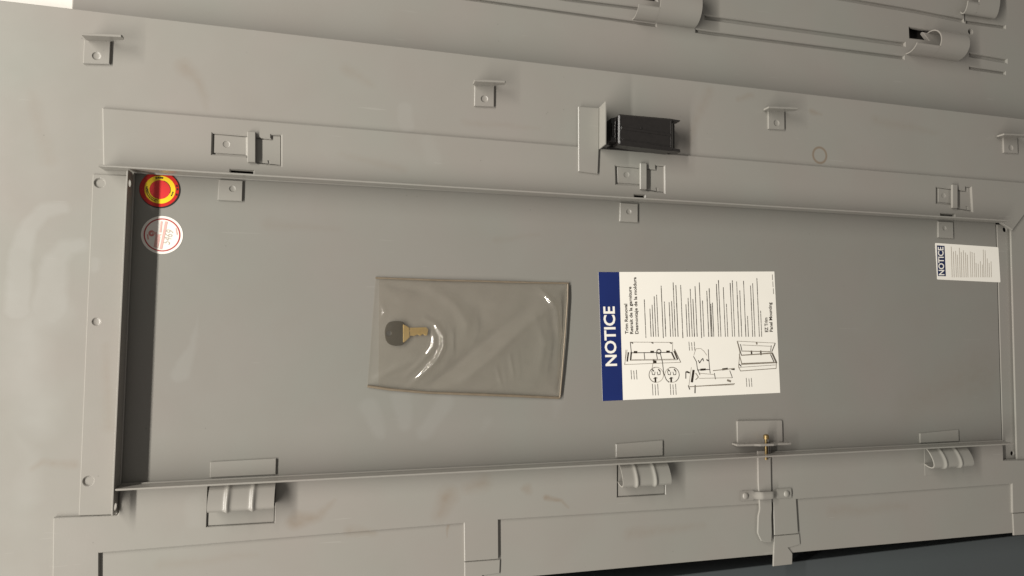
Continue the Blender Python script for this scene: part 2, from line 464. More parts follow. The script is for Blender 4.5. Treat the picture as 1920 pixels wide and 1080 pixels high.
# ---------------------------------------------------------------- top strip + flange
def window(dx):  # outline of the clip window in the strip, around measured anchors
    return dx
clip_px = [  # (left, top, bottom, bar0, bar1, notch, right, slot0, slot1, tab0, tab1)
    dict(p=[(399, 250), (468, 256), (492, 259), (509, 261), (509, 253), (527, 253.5), (527, 311), (484, 306), (462, 293), (398, 289)], bar=(463.5, 479.5, 246, 304), hole=(504, 307), slot=(433, 475, 312), tab=(408, 454, 376), dim=(425, 271), tdim=(436, 354)),
    dict(p=[(1154.5, 311), (1202, 315), (1217, 317), (1230, 318), (1230, 310), (1245.5, 311.5), (1246, 362), (1214, 357), (1200, 348), (1155.5, 345)], bar=(1200.5, 1213, 305, 355), hole=(1231, 358), slot=(1190, 1209, 361), tab=(1162, 1196, 416), dim=(1174, 328), tdim=(1179, 397)),
    dict(p=[(1756, 351), (1788, 355), (1800, 356.5), (1811, 358), (1811, 350), (1821, 351), (1823.5, 397), (1796, 392), (1787, 384), (1756, 381)], bar=(1786, 1796, 345.5, 390), hole=(1812, 393), slot=(1764, 1790, 399), tab=(1759.5, 1788, 446), dim=(1768, 367), tdim=(1771, 428)),
]
strip_hi = [q(193, 203), q(1960, 346.5)]
outer = [strip_hi[0], strip_hi[1], (tf_b[0] + .022, tf_b[1] - .010), tf_b, tf_a]
holes = []
for c in clip_px:
    holes.append(qs(c['p'], T))
    s0, s1, sy = c['slot']
    a = q(s0, sy, T); b = q(s1, sy, T)
    yo = .0030
    holes.append([(a[0], online(tf_a, tf_b, a[0]) + .0072), (a[0], online(tf_a, tf_b, a[0]) + yo), (b[0], online(tf_a, tf_b, b[0]) + yo), (b[0], online(tf_a, tf_b, b[0]) + .0072)])
    hx, hy = c['hole']
    if hx < 1800: holes.append(qs([(hx, hy - 4), (hx + 3, hy - 3), (hx + 4, hy + 3), (hx + .5, hy + 3)], T))
hh = []
for h in holes: hh.append(h)
# the little square holes fall inside the window area on the photograph: keep them clear of its outline
hh = [h for h in hh]
wins = [h for h in hh if len(h) > 4]; slots = [h for h in hh if len(h) == 4]
mb = MB()
sheet(mb, outer, wins + [s for i, s in enumerate(slots) if (s[0][0], s[0][1]) and abs(s[0][0] - s[1][0]) < .001 and abs(s[0][0] - s[2][0]) > .004], .00005, T, .0013)
upright(mb, tf_a, tf_b, T * .5, H - T * .5, .0020, +1, ch=.0007)
top_strip = mb.build('top_strip', PAINT, trim)
mb = MB(); sheet(mb, plate_outer, [op] + [inset(s, -.0004) if area(s) > 0 else inset(s, .0004) for s in slots if abs(s[0][0] - s[2][0]) > .004], -.002, 0, .0006)
plate = mb.build('trim_plate', PAINT, trim)

# clips captured in the windows
for c in clip_px:
    p = c['p']; zb = .0002
    b0, b1, by0, by1 = c['bar']
    m_ = lambda pts, z: qs(pts, z)
    mb = MB()
    # low pad seen through the window
    pad = [p[0], (b0 - 3, p[1][1] - .5), (b0 - 3, p[8][1]), p[9]]
    cx, cy = pad_c = ((pad[0][0] + pad[1][0]) / 2, (pad[0][1] + pad[2][1]) / 2)
    padw = qs([(pad[0][0] + 2.2, pad[0][1] + 2), (pad[1][0], pad[1][1] + 2), (pad[2][0], pad[2][1] - 2.4), (pad[3][0] + 2.4, pad[3][1] - 2.2)], 0)
    dc = q(*c['dim'], 0)
    sheet(mb, padw, [circle(dc, .0034, 16)], zb, zb + .0007, .0002)
    bowl(mb, dc, .0034, zb + .0006, .0005, 16)
    # ramp up to the bar, the bar lying over the strip
    A0, A1 = q(b0 - 3, p[1][1] + 1.5, 0), q(b0 - 3, p[8][1] - 2, 0)
    zt = .0058
    B0, B1 = q(b0 + 1.5, p[1][1] + .5, zt), q(b0 + 1.5, p[8][1] + .5, zt)
    ra = [(*A0, zb + .0007), (*A1, zb + .0007)]; rb = [(*B0, zt), (*B1, zt)]
    rows = [ra, [(ra[0][0] * .35 + rb[0][0] * .65, ra[0][1] * .5 + rb[0][1] * .5, zt * .55), (ra[1][0] * .35 + rb[1][0] * .65, ra[1][1] * .5 + rb[1][1] * .5, zt * .55)], rb]
    grid(mb, rows)
    bar = qs([(b0, by0), (b1, by0 + .8), (b1, by1 + .6), (b0, by1)], zt)
    sheet(mb, rounded(bar, .0012, 3), (), T + .0004, zt, .0007)
    # low flap to the right of the bar
    fl = qs([(b1 - 2, p[2][1] + 2), (p[3][0] + 1.2, p[3][1] + 2), (p[4][0] + 1.2, p[4][1] + 2), (p[5][0] - 1, p[5][1] + 2), (p[6][0] - 1, p[6][1] - 1), (b1 - 2, p[7][1] - 1)], 0)
    hx, hy = c['hole']
    sheet(mb, fl, [qs([(hx - 2, hy - 6), (hx + 1.5, hy - 5.4), (hx + 2.5, hy + 1), (hx - .5, hy + 1)], 0)], zb, zb + .0006, .0002)
    mb.build('spring_clip', PAINT, trim)
    # foot of the clip lying on the door below the flange
    t0, t1, ty = c['tab']
    ya = online(tf_a, tf_b, q(t0, ty, ZD)[0]) - .0022
    mb = MB()
    a = q(t0, ty - 1, ZD + .002); b = q(t1, ty + 1, ZD + .002)
    dc = q(*c['tdim'], ZD + .002)
    sheet(mb, [a, b, (b[0], ya), (a[0] + .0006, ya)], [circle(dc, .0028, 16)], ZD + .0001, ZD + .0021, .0005)
    bowl(mb, dc, .0028, ZD + .0018, .0005, 16)
    mb.build('clip_foot', PAINT, trim)

# ---------------------------------------------------------------- left strip + flange
TL = .0014
lo_edge = [q(173.5, 322, TL), q(147.5, 967, TL)]
dims = [(187, 343, .0052), (181, 603, .0040), (166, 902, .0052)]
outer = [q(176, 328, TL), lo_edge[1], q(213, 965.5, TL), fl_b, fl_a, (fl_a[0], fl_a[1] + .001)]
outer = [q(174, 326, TL), lo_edge[1], (fl_b[0], q(211, 965.5, TL)[1]), fl_b, (fl_a[0], q(250, 330, TL)[1])]
holes = [circle(q(x, y, TL), r, 20) for x, y, r in dims[1:2]]
mb = MB()
sheet(mb, outer, [circle(q(x, y, TL), r * .9, 20) for x, y, r in dims], .00005, TL, .0006)
for x, y, r in dims: bowl(mb, q(x, y, TL), r * .9, TL - .0004, .0021 if r > .005 else .0009)
Lf = (Vector(fl_a) - Vector(fl_b)).length
u1 = (Vector(q(248, 338, H * .5)) - Vector(fl_b)).length; u0 = (Vector(q(220, 950, H * .5)) - Vector(fl_b)).length
upright(mb, fl_b, fl_a, TL * .5, H, .0014, +1, poly=rounded([(0, 0), (Lf, 0), (Lf, H - TL * .5), (0, H - TL * .5)], .0025, 3),
        holes=[circle((u0, H * .52), .0036, 16), circle((Lf - .0120, H * .52), .0036, 16)])
mb.build('side_strip', PAINT, trim)

# right side: a narrow bar lying sunk between the door and the plate
mb = MB(); zr = -.0040
bar_o = qs([(1869.5, 421), (1881.5, 866), (1915, 866), (1899, 417)], zr)
sheet(mb, bar_o, [circle(q(1884, 430.5, zr), .0034, 18), circle(q(1898, 850, zr), .0030, 18)], zr - .0016, zr, .0005)
mb.build('side_bar', PAINT, trim)

# ---------------------------------------------------------------- bottom strip + flange
TB = .0026
LV = lambda pts: qs(pts, TB)
xs_l = q(100, 970, TB)
bot_y = -.60
outer = LV([(100, 971), (97, 1180), (185, 1180), (185.5, 1037), (870, 981), (871, 1053), (935, 1048), (934.5, 974.5), (1420, 945), (1450, 942), (1452, 1004), (1497, 1000), (1493, 936), (1898, 907), (1899, 962), (2120, 948), (2110, 866), (1908, 863), (1881.5, 863.5)])
outer += [(outer[-1][0], online(bf_a, bf_b, outer[-1][0])), bf_a, (fl_b[0] + .0014, fl_b[1]), (fl_b[0], q(211, 967, TB)[1])]
hinge_px = [dict(l=388.5, r=515.5, t=862, b=988, y=955), dict(l=1157.5, r=1247.5, t=828, b=932.5, y=903), dict(l=1732, r=1806, t=808, b=893, y=873)]
holes = []
for hpx in hinge_px:
    x0 = q(hpx['l'], hpx['y'], TB)[0]; x1 = q(hpx['r'], hpx['y'] - 3, TB)[0]
    yb0 = q(hpx['l'], hpx['b'], TB)[1]; yb1 = q(hpx['r'], hpx['b'] - (hpx['r'] - hpx['l']) * .06, TB)[1]
    hpx['w'] = (x0, x1, yb0, yb1)
    if hpx is hinge_px[2]: continue
    holes.append([(x0, yb0), (x1, yb1), (x1, online(bf_a, bf_b, x1) - .0030), (x0, online(bf_a, bf_b, x0) - .0030)])
mb = MB(); sheet(mb, outer, holes, .00005, TB, .0007)
upright(mb, bf_a, bf_b, TB * .5, H - TB * .5, .0020, -1, ch=.0007)
bottom_strip = mb.build('bottom_strip', PAINT, trim)
# bent ends of the tabs hooking over the plate edge
def tab_end(pts, top_edge, drop=.0028):
    mb = MB()
    lowpts = qs(pts, .0012)
    sheet(mb, lowpts, (), -.0006 if drop < .004 else -.003, .0014, .0006)
    mb.build('hook_tab', PAINT, trim)
tab_end([(871, 1054), (871.5, 1140), (904, 1140), (905, 1079), (937, 1075), (938, 1049)], None)
tab_end([(1451.5, 1005), (1450, 1062), (1485.5, 1058), (1486, 1038), (1478, 1027), (1500.5, 1021), (1499, 1001)], None)
tab_end([(1899, 963), (1901, 1004), (2120, 988), (2120, 949)], None)

# ---------------------------------------------------------------- hinges
def rib(s, cs, wd=.036, amp=.0018): return sum(amp * math.exp(-((s - c) / wd) ** 2) for c in cs)
for hpx in hinge_px:
    x0, x1, yb0, yb1 = hpx['w']
    g = .0007
    mb = MB()
    zl = .0012
    yf0, yf1 = online(bf_a, bf_b, x0), online(bf_a, bf_b, x1)
    # lower leaf, sunk in its window of the strip
    z_l = (zl if hpx is not hinge_px[2] else TB + .0004)
    sheet(mb, [(x0 + g * 1.6, yb0 + g), (x1 - g, yb1 + g), (x1 - g, yf1 - .004), (x0 + g * 1.6, yf0 - .004)], (), .0001 if z_l < TB else TB + .0001, z_l, .0003)
    leaf = mb.build('hinge', PAINT, trim)
    # upper leaf on the door
    mb = MB()
    ut0 = q(hpx['l'], hpx['t'] + 4, ZD)[1]; ut1 = q(hpx['r'], hpx['t'] - 3, ZD)[1]
    sheet(mb, [(x0 + .0005, yf0 + .0024), (x1 - .0005, yf1 + .0024), (x1 - .0005, ut1), (x0 + .0005, ut0)], (), ZD + .0001, ZD + .0019, .0005)
    mb.build('door_leaf', PAINT, leaf)
    # barrel with two pressed ribs
    ym = 0
    ctl = [(-.0004, .0035), (-.004, .0086), (-.009, .0131), (-.015, .0166), (-.0205, .0184), (-.0245, .0182), (-.0270, .0160), (-.0277, .0120), (-.0267, .0070), (-.0245, .0026)]
    prof = []
    for k in range(len(ctl) - 1):      # Catmull-Rom through the measured section
        p0, p1, p2, p3 = [Vector(ctl[max(0, min(len(ctl) - 1, k + d))]) for d in (-1, 0, 1, 2)]
        for t in (0, .25, .5, .75):
            prof.append(tuple(.5 * (2 * p1 + (p2 - p0) * t + (2 * p0 - 5 * p1 + 4 * p2 - p3) * t * t + (3 * p1 - p0 - 3 * p2 + p3) * t ** 3)))
    prof.append(ctl[-1])
    mb = MB()
    shx = .0022 if hpx is hinge_px[0] else 0
    curled(mb, x0 + .0004 + shx, x1 - .0004 + shx * .4, prof, .0015, lambda s: rib(s, (.29, .675)), 72, (yf0, yf1))
    mb.build('hinge_barrel', PAINT, leaf)

# ---------------------------------------------------------------- hooks
def hook(pl, pt, pr, pb, arm_l, arm_r, arm_y, hh=.0142, rounded_l=False):
    """pad with weld dimple, and a standing arm on its upper edge that runs on past the pad"""
    mb = MB(); zt = .0022
    a = q(pl, pb, zt); b = q(pr, pb + 1.5, zt); c_y = q(pl, pt, zt)[1]
    ctr = (a[0] * .5 + b[0] * .5, a[1] * .58 + c_y * .42)
    A = q(arm_l, arm_y, hh); B = q(arm_r, arm_y + (arm_r - arm_l) * .045, hh)
    out = [a, b, (b[0], online(A, B, b[0]) + .0008), (a[0], online(A, B, a[0]) + .0008)]
    sheet(mb, out, [circle(ctr, .0036, 18)], .0001, zt, .0006)
    bowl(mb, ctr, .0036, zt - .0004, .0006, 18)
    L_ = (Vector(B) - Vector(A)).length; s = b[0] - A[0]
    poly = [(.0022, 0), (s, 0), (s + .002, .0045), (L_ - .002, .0055), (L_, .0075), (L_, hh - .002), (L_ - .001, hh - zt * .5), (0, hh - zt * .5), (0, .003)]
    upright(mb, A, B, zt * .5, hh, .0026, +1, poly=poly, ch=.0007)
    return mb.build('hook_lug', PAINT, trim)
hook(155.5, 80, 205.5, 118.5, 153, 229, 66)
hook(889.5, 163, 926.5, 198.5, 890, 948.5, 152.5)
hook(1441, 212, 1471.5, 241.5, 1441.5, 1497.5, 202.5)
hook(1882.5, 262, 1909, 286, 1883, 1935, 253)

# ---------------------------------------------------------------- bracket and black latch block
mb = MB(); zt = .0020
pts = qs([(1083, 201), (1083.5, 322), (1119.5, 326.5), (1121.5, 281), (1122, 203.5)], zt + .0006)
sheet(mb, pts, (), T + .0001, T + .0022, .0006)
a = q(1121.5, 281, zt); b = q(1122, 203, zt)
upright(mb, a, b, T, .0235, .0016, -1, lean=-.06)
mb.build('latch_bracket', PAINT, trim)
hb = .0215
def bx(px_, py_): return q(px_, py_, hb)
x0, x1 = bx(1160, 250)[0], bx(1263, 250)[0]
yt0, yt1 = bx(1160, 213)[1], bx(1263, 222)[1]
yb0, yb1 = bx(1160, 268)[1], bx(1258, 283)[1]
mb = MB()
body = [(x0, yb0 - .002), (x1, yb1), (x1, yt1), (x0, yt0)]
sheet(mb, rounded(body, .0030, 4), (), .004, hb, .0022)
sheet(mb, [(x0 + .004, yb0 + .0042), (x1 - .006, yb1 + .0046), (x1 - .006, yb1 + .0056), (x0 + .004, yb0 + .0052)], (), hb, hb + .0006, .0003)
sheet(mb, [(x1 - .0042, yb1 + .004), (x1 - .0032, yb1 + .004), (x1 - .0032, yt1 - .004), (x1 - .0042, yt1 - .004)], (), hb, hb + .0006, .0003)
# recessed foot, top ridges, stepped nose and side shelf
sheet(mb, [(x0 - .006, yb0 + .004), (x1 + .006, yb1 + .004), (x1 + .006, yt1 - .004), (x0 - .006, yt0 - .004)], (), .0016, .012, .0006)
nx0 = x0 - .0085
sheet(mb, rounded([(nx0, yb0 + .003), (x0 - .0008, yb0 + .002), (x0 - .0008, yt0 - .003), (nx0, yt0 - .005)], .001, 2), (), .002, hb - .0035, .0007)
ymid = (yt0 + yb0) / 2
sheet(mb, [(x0 + .003, ymid - .001), (x1 - .004, ymid - .004), (x1 - .004, ymid - .001), (x0 + .003, ymid + .002)], (), hb, hb + .0007, .0003)
sheet(mb, [(x0 + .0012, yb0 + .002), (x0 + .0022, yb0 + .002), (x0 + .0022, yt0 - .002), (x0 + .0012, yt0 - .002)], (), hb, hb + .0006, .0002)
sheet(mb, circle((x0 + .028, ymid + .0022), .0011, 12), (), hb + .0004, hb + .0011, .0003)
sheet(mb, [(x0 - .006, yb0 - .0035), (x0 + .022, yb0 - .003), (x1, yb1 + .001), (x1, yb1 + .004), (x0 - .006, yb0)], (), .0018, .0050, .0006)
block = mb.build('latch_block', BLACK, trim)
for yy, sgn in ((yt1, -1), (yb1 + .001, 1)):
    mb = MB()
    pts = [(x1 - .004, yy), (x1 + .010, yy - .001), (x1 + .009, yy + sgn * .0024), (x1 - .004, yy + sgn * .0034)]
    sheet(mb, pts, (), .010, hb - .0012, .0006)
    mb.build('mounting_ear', BLACK, block)
mb = MB()
for k in range(4):
    z_ = .003 + k * .0035
    sheet(mb, [(x1 + .0055 - k * .0014, yb1 + .0045), (x1 + .0085 - k * .0014, yb1 + .0045), (x1 + .0085 - k * .0014, yt1 - .0045), (x1 + .0055 - k * .0014, yt1 - .0045)], (), z_, z_ + .0028, .0004)
mb.build('ribbed_end', BLACKM, block)
mb = MB()
tube(mb, [(nx0 + .0022, yb0 + .008, hb - .0028), (nx0 + .0022, yt0 - .011, hb - .0028)], .0011, 8)
tube(mb, [(nx0 + .0052, yb0 + .006, hb - .0026), (nx0 + .0052, yt0 - .009, hb - .0026)], .0008, 8)
mb.build('spring_pin', BLACK, block)

# ---------------------------------------------------------------- cam lock and locking rod
zl = ZD
mb = MB()
pad = qs([(1382, 789), (1467, 788), (1468, 829), (1383, 832)], ZD + .002)
sheet(mb, rounded(pad, .002, 3), (), ZD + .0001, ZD + .002, .0006)
# standing wall with a wavy rim, drawn over the pad's lower edge
A = q(1384, 834, .010); B = q(1486, 831, .010)
L_ = (Vector(B) - Vector(A)).length; hw = .010 - ZD
prof = [(0, 0), (L_ * .84, 0), (L_ * .86, .004), (L_, .0055), (L_, hw - .0035), (L_ * .92, hw - .003), (L_ * .74, hw - .0026), (L_ * .64, hw), (L_ * .40, hw), (L_ * .30, hw - .002), (L_ * .10, hw - .0026), (0, hw - .003)]
upright(mb, A, B, ZD + .001, hw, .0027, -1, poly=prof, ch=.0009)
lock = mb.build('cam_lock', PAINT, trim)
mb = MB()
zc_ = .0062
c = P(1436.5, 822, zc_); sc_y = [q(1437, v, zc_)[1] for v in (814, 823, 826, 862)]
rows = []
for k in range(7):       # domed head, axis along the cover
    a_ = k / 6 * math.pi / 2; rr_ = .0033 * math.sin(a_)
    rows.append([(c.x + rr_ * math.cos(2 * math.pi * n_ / 18), sc_y[0] - .0022 * (1 - math.cos(a_)), zc_ + rr_ * math.sin(2 * math.pi * n_ / 18)) for n_ in range(18)])
rows.append([(x_, sc_y[1], z_) for x_, y_, z_ in rows[-1]])
grid(mb, rows, 0, True, True)
tube(mb, [(c.x + .0004, sc_y[1], zc_ - .001), (c.x + .0004, sc_y[3], zc_ - .001)], .0017, 12)
mb.build('brass_screw', plain('tarnished_brass', (.24, .17, .075), .42, .8, .4, .2, 300, .2), lock)
mb = MB(); tube(mb, [(c.x + .0044, sc_y[1] - .004, zc_ - .0015), (c.x + .0044, sc_y[3] + .002, zc_ - .0015)], .0016, 10)
mb.build('pin', BLACKM, lock)
# rod: long flat bar, jogged, rounded at the lower end
mb = MB()
ya = q(1433, 846, .004)[1]
rl = [(1420.5, 846), (1421.5, 905), (1424.5, 955), (1421.5, 968), (1420.5, 1000), (1427, 1014), (1436, 1017)]
rr = [(1445, 846), (1446, 905), (1447.5, 955), (1446.5, 968), (1447.5, 1000), (1446.5, 1017)]
zz = [.0062, .0060, .0056, .0050, .0046, .0044, .0044]
def lerp_side(pts, n=40):
    out = []
    seg = [(Vector(a), Vector(b)) for a, b in zip(pts, pts[1:])]; L2 = [(b - a).length for a, b in seg]; tot = sum(L2)
    for i in range(n + 1):
        d = tot * i / n
        for (a, b), l in zip(seg, L2):
            if d <= l + 1e-9: out.append(a.lerp(b, d / l if l else 0)); break
            d -= l
    return out
ls = lerp_side(rl); rs = lerp_side(rr)
poly = [q(p.x, p.y, .0045) for p in ls] + [q(p.x, p.y, .0045) for p in reversed(rs)]
sheet(mb, poly, (), TB + .0002, TB + .0022, .0007)
rod = mb.build('locking_rod', PAINT, trim)
mb = MB()
# strap bridging over the rod, with a flattened foot and weld dome at each end
pr = []
a = P(1387, 930, TB); b = P(1482, 924, TB)
n = 40
for i in range(n + 1):
    s = i / n; lift = .5 * (1 - math.cos(2 * math.pi * min(1, max(0, (s - .22) / .53)))) if .22 < s < .75 else 0
    pr.append((a.x + (b.x - a.x) * s, a.y + (b.y - a.y) * s, TB + .0004 + .0050 * min(1, lift * 1.5)))
wd = .0046
rows = []
for x, y, z in pr:
    s = (x - a.x) / (b.x - a.x); w_ = wd * (1.0 if .25 < s < .72 else 1.35)
    rows.append([(x, y + w_, z), (x, y + w_ * .8, z + .0013), (x, y, z + .0017), (x, y - w_ * .8, z + .0013), (x, y - w_, z)])
grid(mb, rows)
for cxp, cyp in ((1396, 929), (1473, 925)):
    c = P(cxp, cyp, TB)
    rows = []
    for k in range(6):
        an = k / 5 * math.pi / 2; r_ = .0042 * math.cos(an)
        rows.append([(c.x + r_ * math.cos(2 * math.pi * i / 16), c.y + r_ * math.sin(2 * math.pi * i / 16), TB + .0018 + .0022 * math.sin(an)) for i in range(16)])
    grid(mb, rows, 0, True, True)
mb.build('rod_strap', PAINT, trim)

# ================================================================== stickers (parts of the trim, on the door)
def lerp2(a, b, t): return (a[0] + (b[0] - a[0]) * t, a[1] + (b[1] - a[1]) * t)
# --- big notice
zs = ZD + .00025
mb = MB(); cor = qs([(1122, 510), (1452, 509), (1463, 736.5), (1130, 752)], zs)
sheet(mb, cor, (), ZD + .00004, zs, .00005)
big = mb.build('notice_sticker', WHITE, trim)
big['label'] = 'large white notice sticker with blue header in the middle of the door'
mb = MB(); sheet(mb, qs([(1122, 510), (1161, 510), (1168, 750.3), (1130, 752)], zs), (), zs + .00003, zs + .00007, 0)
mb.build('header_band', NAVY, big)
z = zs + .00012
mb = MB()
org = Vector(q(1156.4, 686, z)); al = Vector(q(1151.8, 574.5, z)) - org; up = Vector(q(1135.6, 686.6, z)) - org
text(mb, 'NOTICE', org, al, up, up.length, z, .022, al.length)
mb.build('header_lettering', WHITE, big, False)
for s, x, y0, y1, xo in (('Trim Removal', 1178, 626, 569.5, 2.2), ('Retrait de la garniture', 1187.2, 626, 537.5, 3.6), ('Desmontaje de la moldura', 1197, 626, 519.5, 4.4),
                         ('EZ Trim', 1440.2, 622.5, 595.5, 1.4), ('Panel Mounting', 1449.0, 622, 567, 2.6)):
    org = Vector(q(x, y0, z)); al = Vector(q(x - xo, y1, z)) - org; up = Vector(q(x - 6.2, y0 + .3, z)) - org
    mb = MB(); text(mb, s, org, al, up, up.length * .95, z, .022, al.length); mb.build('title_line', INK, big, False)
mb = MB()
rng = random.Random(3)
lines = [(1208, 562), (1218.5, 579), (1222.5, 570), (1226.5, 556), (1231, 553), (1239.5, 536), (1245.5, 565), (1254.5, 567), (1259, 562), (1262, 530), (1267, 532), (1276, 533), (1286, 571), (1290, 559), (1294, 542), (1299, 561), (1303, 537), (1311, 530), (1317, 564), (1325, 545), (1329.5, 541), (1332.5, 570), (1335.5, 568), (1343, 532), (1347, 525), (1356, 537), (1362, 570), (1369, 531), (1373, 526), (1381, 526), (1387, 545), (1394, 527), (1401.5, 592), (1407, 533), (1411, 529), (1419, 522), (1426, 582)]
for i, (x, yt) in enumerate(lines):
    yb = 631 if i not in (0, 5, 11, 17) else 633.5
    y = yb
    while y > yt + 2:
        ln = rng.choice((3, 4.5, 6, 8, 10, 13)); ye = max(yt, y - ln)
        xa = x + .043 * (y - yt); xb = x + .043 * (ye - yt)
        w_ = (.00080 if rng.random() < .8 else .00095) * (.85 + .3 * rng.random())
        strokes(mb, [q(xa, y, z), q(xb, ye, z)], w_, z)
        y = ye - rng.choice((.9, 1.0, 1.2))
    if i in (0, 5, 11, 17): pass
mb.build('instruction_text', INK, big, False)
mb = MB()
for k in range(3): strokes(mb, [q(1448 + k * .9, 515 + 13 * k, z), q(1448.5 + k * .9, 525 + 13 * k, z)], .0006, z)
mb.build('small_print', INK, big, False)
for xs_, y0, y1 in (((1183, 1188, 1193), 694, 711), ((1223, 1228, 1233), 720, 741), ((1256.5, 1261.5, 1266.5), 720, 740), ((1291.5, 1296.5, 1301.5), 641, 657), ((1399, 1404, 1408.5), 709, 725)):
    mb = MB()
    for k, x in enumerate(xs_):
        strokes(mb, [q(x, y0 + (k % 2) * 1.2, z), q(x + .7, (y0 + y1) / 2, z)], .00062, z); strokes(mb, [q(x + .7, (y0 + y1) / 2 + 1.2, z), q(x + 1.2, y1, z)], .00062, z)
    mb.build('caption', INK, big, False)
mb = MB()
k8 = 8.306
def dl(pts, wd, ox=1160, oy=630, mat=0): strokes(mb, [q(ox + a / k8, oy + b / k8, z) for a, b in pts], wd, z + mat * .00001, mat)
def dc(cx, cy, r, wd, ox=1160, oy=630, a0=0, a1=360, mat=0, n=24): dl([(cx + r * math.cos(R(a0 + (a1 - a0) * i / n)), cy + r * 1.05 * math.sin(R(a0 + (a1 - a0) * i / n))) for i in range(n + 1)], wd, ox, oy, mat)
TH, MD, TK = .00045, .0008, .0018
# tub seen in perspective with its lifted cover
dl([(180, 95), (840, 100), (835, 240)], TH, mat=1); dl([(180, 95), (195, 250)], MD)
for p in ((210, 108), (525, 108), (812, 112)): dl([(p[0] - 12, p[1] - 8), (p[0] + 10, p[1] + 6)], .0012)
dl([(130, 215), (90, 445), (965, 410), (865, 215)], TH, mat=1); dl([(870, 210), (965, 408)], MD)
dl([(110, 215), (95, 440)], TH, mat=1)
dl([(195, 262), (835, 255)], MD); dl([(205, 370), (890, 360)], TH, mat=1); dl([(195, 380), (910, 372)], TH, mat=1)
dl([(195, 255), (185, 375)], TK); dl([(150, 260), (132, 390)], TK); dl([(825, 258), (870, 355)], TK); dl([(865, 240), (915, 360)], TK)
for p in ((262, 252), (520, 248), (768, 245)): dl([(p[0] - 18, p[1]), (p[0] + 18, p[1])], .0026)
dl([(395, 262), (405, 360)], MD); dl([(585, 262), (602, 358)], MD)
dl([(540, 375), (575, 415)], .0022); dl([(545, 405), (578, 400)], .0026)
dl([(535, 415), (515, 520)], TH, mat=1); dc(625, 242, 32, .0010)
dl([(645, 265), (680, 400), (700, 580), (740, 680), (780, 720)], MD)
for cx in (585, 830):
    dc(cx, 605, 112, TH, mat=1); dc(cx, 605, 112, MD, a0=95 if cx < 700 else 250, a1=260 if cx < 700 else 420)
    for s in (-1, 1):
        dl([(cx - 70, 545), (cx - 60, 600), (cx - 25, 605), (cx - 20, 560)], .0007); dl([(cx + 15, 560), (cx + 25, 605), (cx + 60, 600), (cx + 62, 545)], .0007)
    dl([(cx - 62, 525), (cx - 40, 545)], .0014); dl([(cx + 35, 520), (cx + 55, 545)], .0014)
    dl([(cx - 15, 650), (cx - 12, 710)], .0022); dl([(cx - 40, 665), (cx - 15, 650), (cx + 15, 655)], .0008)
# arrow, second tub with a hand
dl([(1045, 660), (1045, 560), (1100, 575)], .0011); dl([(1060, 556), (1100, 572)], .0018)
dl([(1165, 540), (1140, 710)], .0030)
dl([(1130, 490), (1090, 790), (1790, 760)], TH, mat=1); dl([(1085, 775), (1105, 830)], .0012)
dl([(1110, 790), (1805, 745)], .0010, mat=1); dl([(1190, 770), (1188, 885)], .0014)
dl([(1200, 580), (1240, 640), (1200, 680)], .0010, mat=1)
dl([(1165, 320), (1210, 400), (1225, 510), (1265, 605)], MD)
dl([(1170, 300), (1200, 200), (1280, 195), (1330, 240), (1370, 300)], TH, mat=1); dl([(1395, 210), (1400, 330), (1415, 500), (1425, 580)], MD)
dl([(1240, 380), (1260, 420), (1290, 370), (1310, 350), (1320, 390)], .0010); dl([(1370, 370), (1395, 385)], .0014)
dl([(1225, 530), (1420, 520)], .0009); dl([(1280, 525), (1345, 520)], .0024); dl([(1470, 540), (1800, 505)], .0009, mat=1)
dl([(1620, 520), (1690, 510)], .0024); dl([(1760, 515), (1800, 520)], .0018); dl([(1490, 580), (1505, 670)], MD); dl([(1730, 540), (1770, 650)], MD)
dl([(1250, 660), (1760, 650)], TH, mat=1); dl([(1250, 580), (1480, 600)], TH, mat=1); dl([(1695, 690), (1740, 705)], .0024, mat=1)
# open enclosure with hinged cover
ox = 1310
dl([(595, 80), (1190, 110), (1130, 260), (670, 300), (595, 80)], TH, ox, mat=1); dl([(600, 90), (640, 250), (620, 480), (650, 545), (1205, 505), (1210, 420), (1140, 260)], MD, ox, mat=1)
dl([(605, 95), (665, 300)], .0011, ox); dl([(650, 130), (675, 240)], .0009, ox); dl([(680, 140), (1120, 160)], TH, ox, mat=1)
dl([(690, 235), (1120, 245)], .0009, ox, mat=1); dl([(670, 300), (1130, 270)], .0012, ox, mat=1)
for xx in (820, 965): dl([(xx, 235), (xx + 5, 290)], .0020, ox)
dl([(900, 100), (905, 125)], .0020, ox, mat=1); dl([(1190, 115), (1140, 240)], .0012, ox); dl([(1130, 150), (1120, 230)], .0008, ox)
dl([(630, 290), (670, 430), (1160, 410)], .0011, ox, mat=1); dl([(1145, 270), (1210, 415)], .0022, ox); dl([(1120, 290), (1170, 400)], .0012, ox)
dl([(630, 440), (660, 470)], .0012, ox); dl([(665, 440), (1190, 415)], .0013, ox, mat=1); dl([(620, 490), (1200, 450)], TH, ox, mat=1)
mb.build('instruction_drawing', [INK, INKL], big, False)

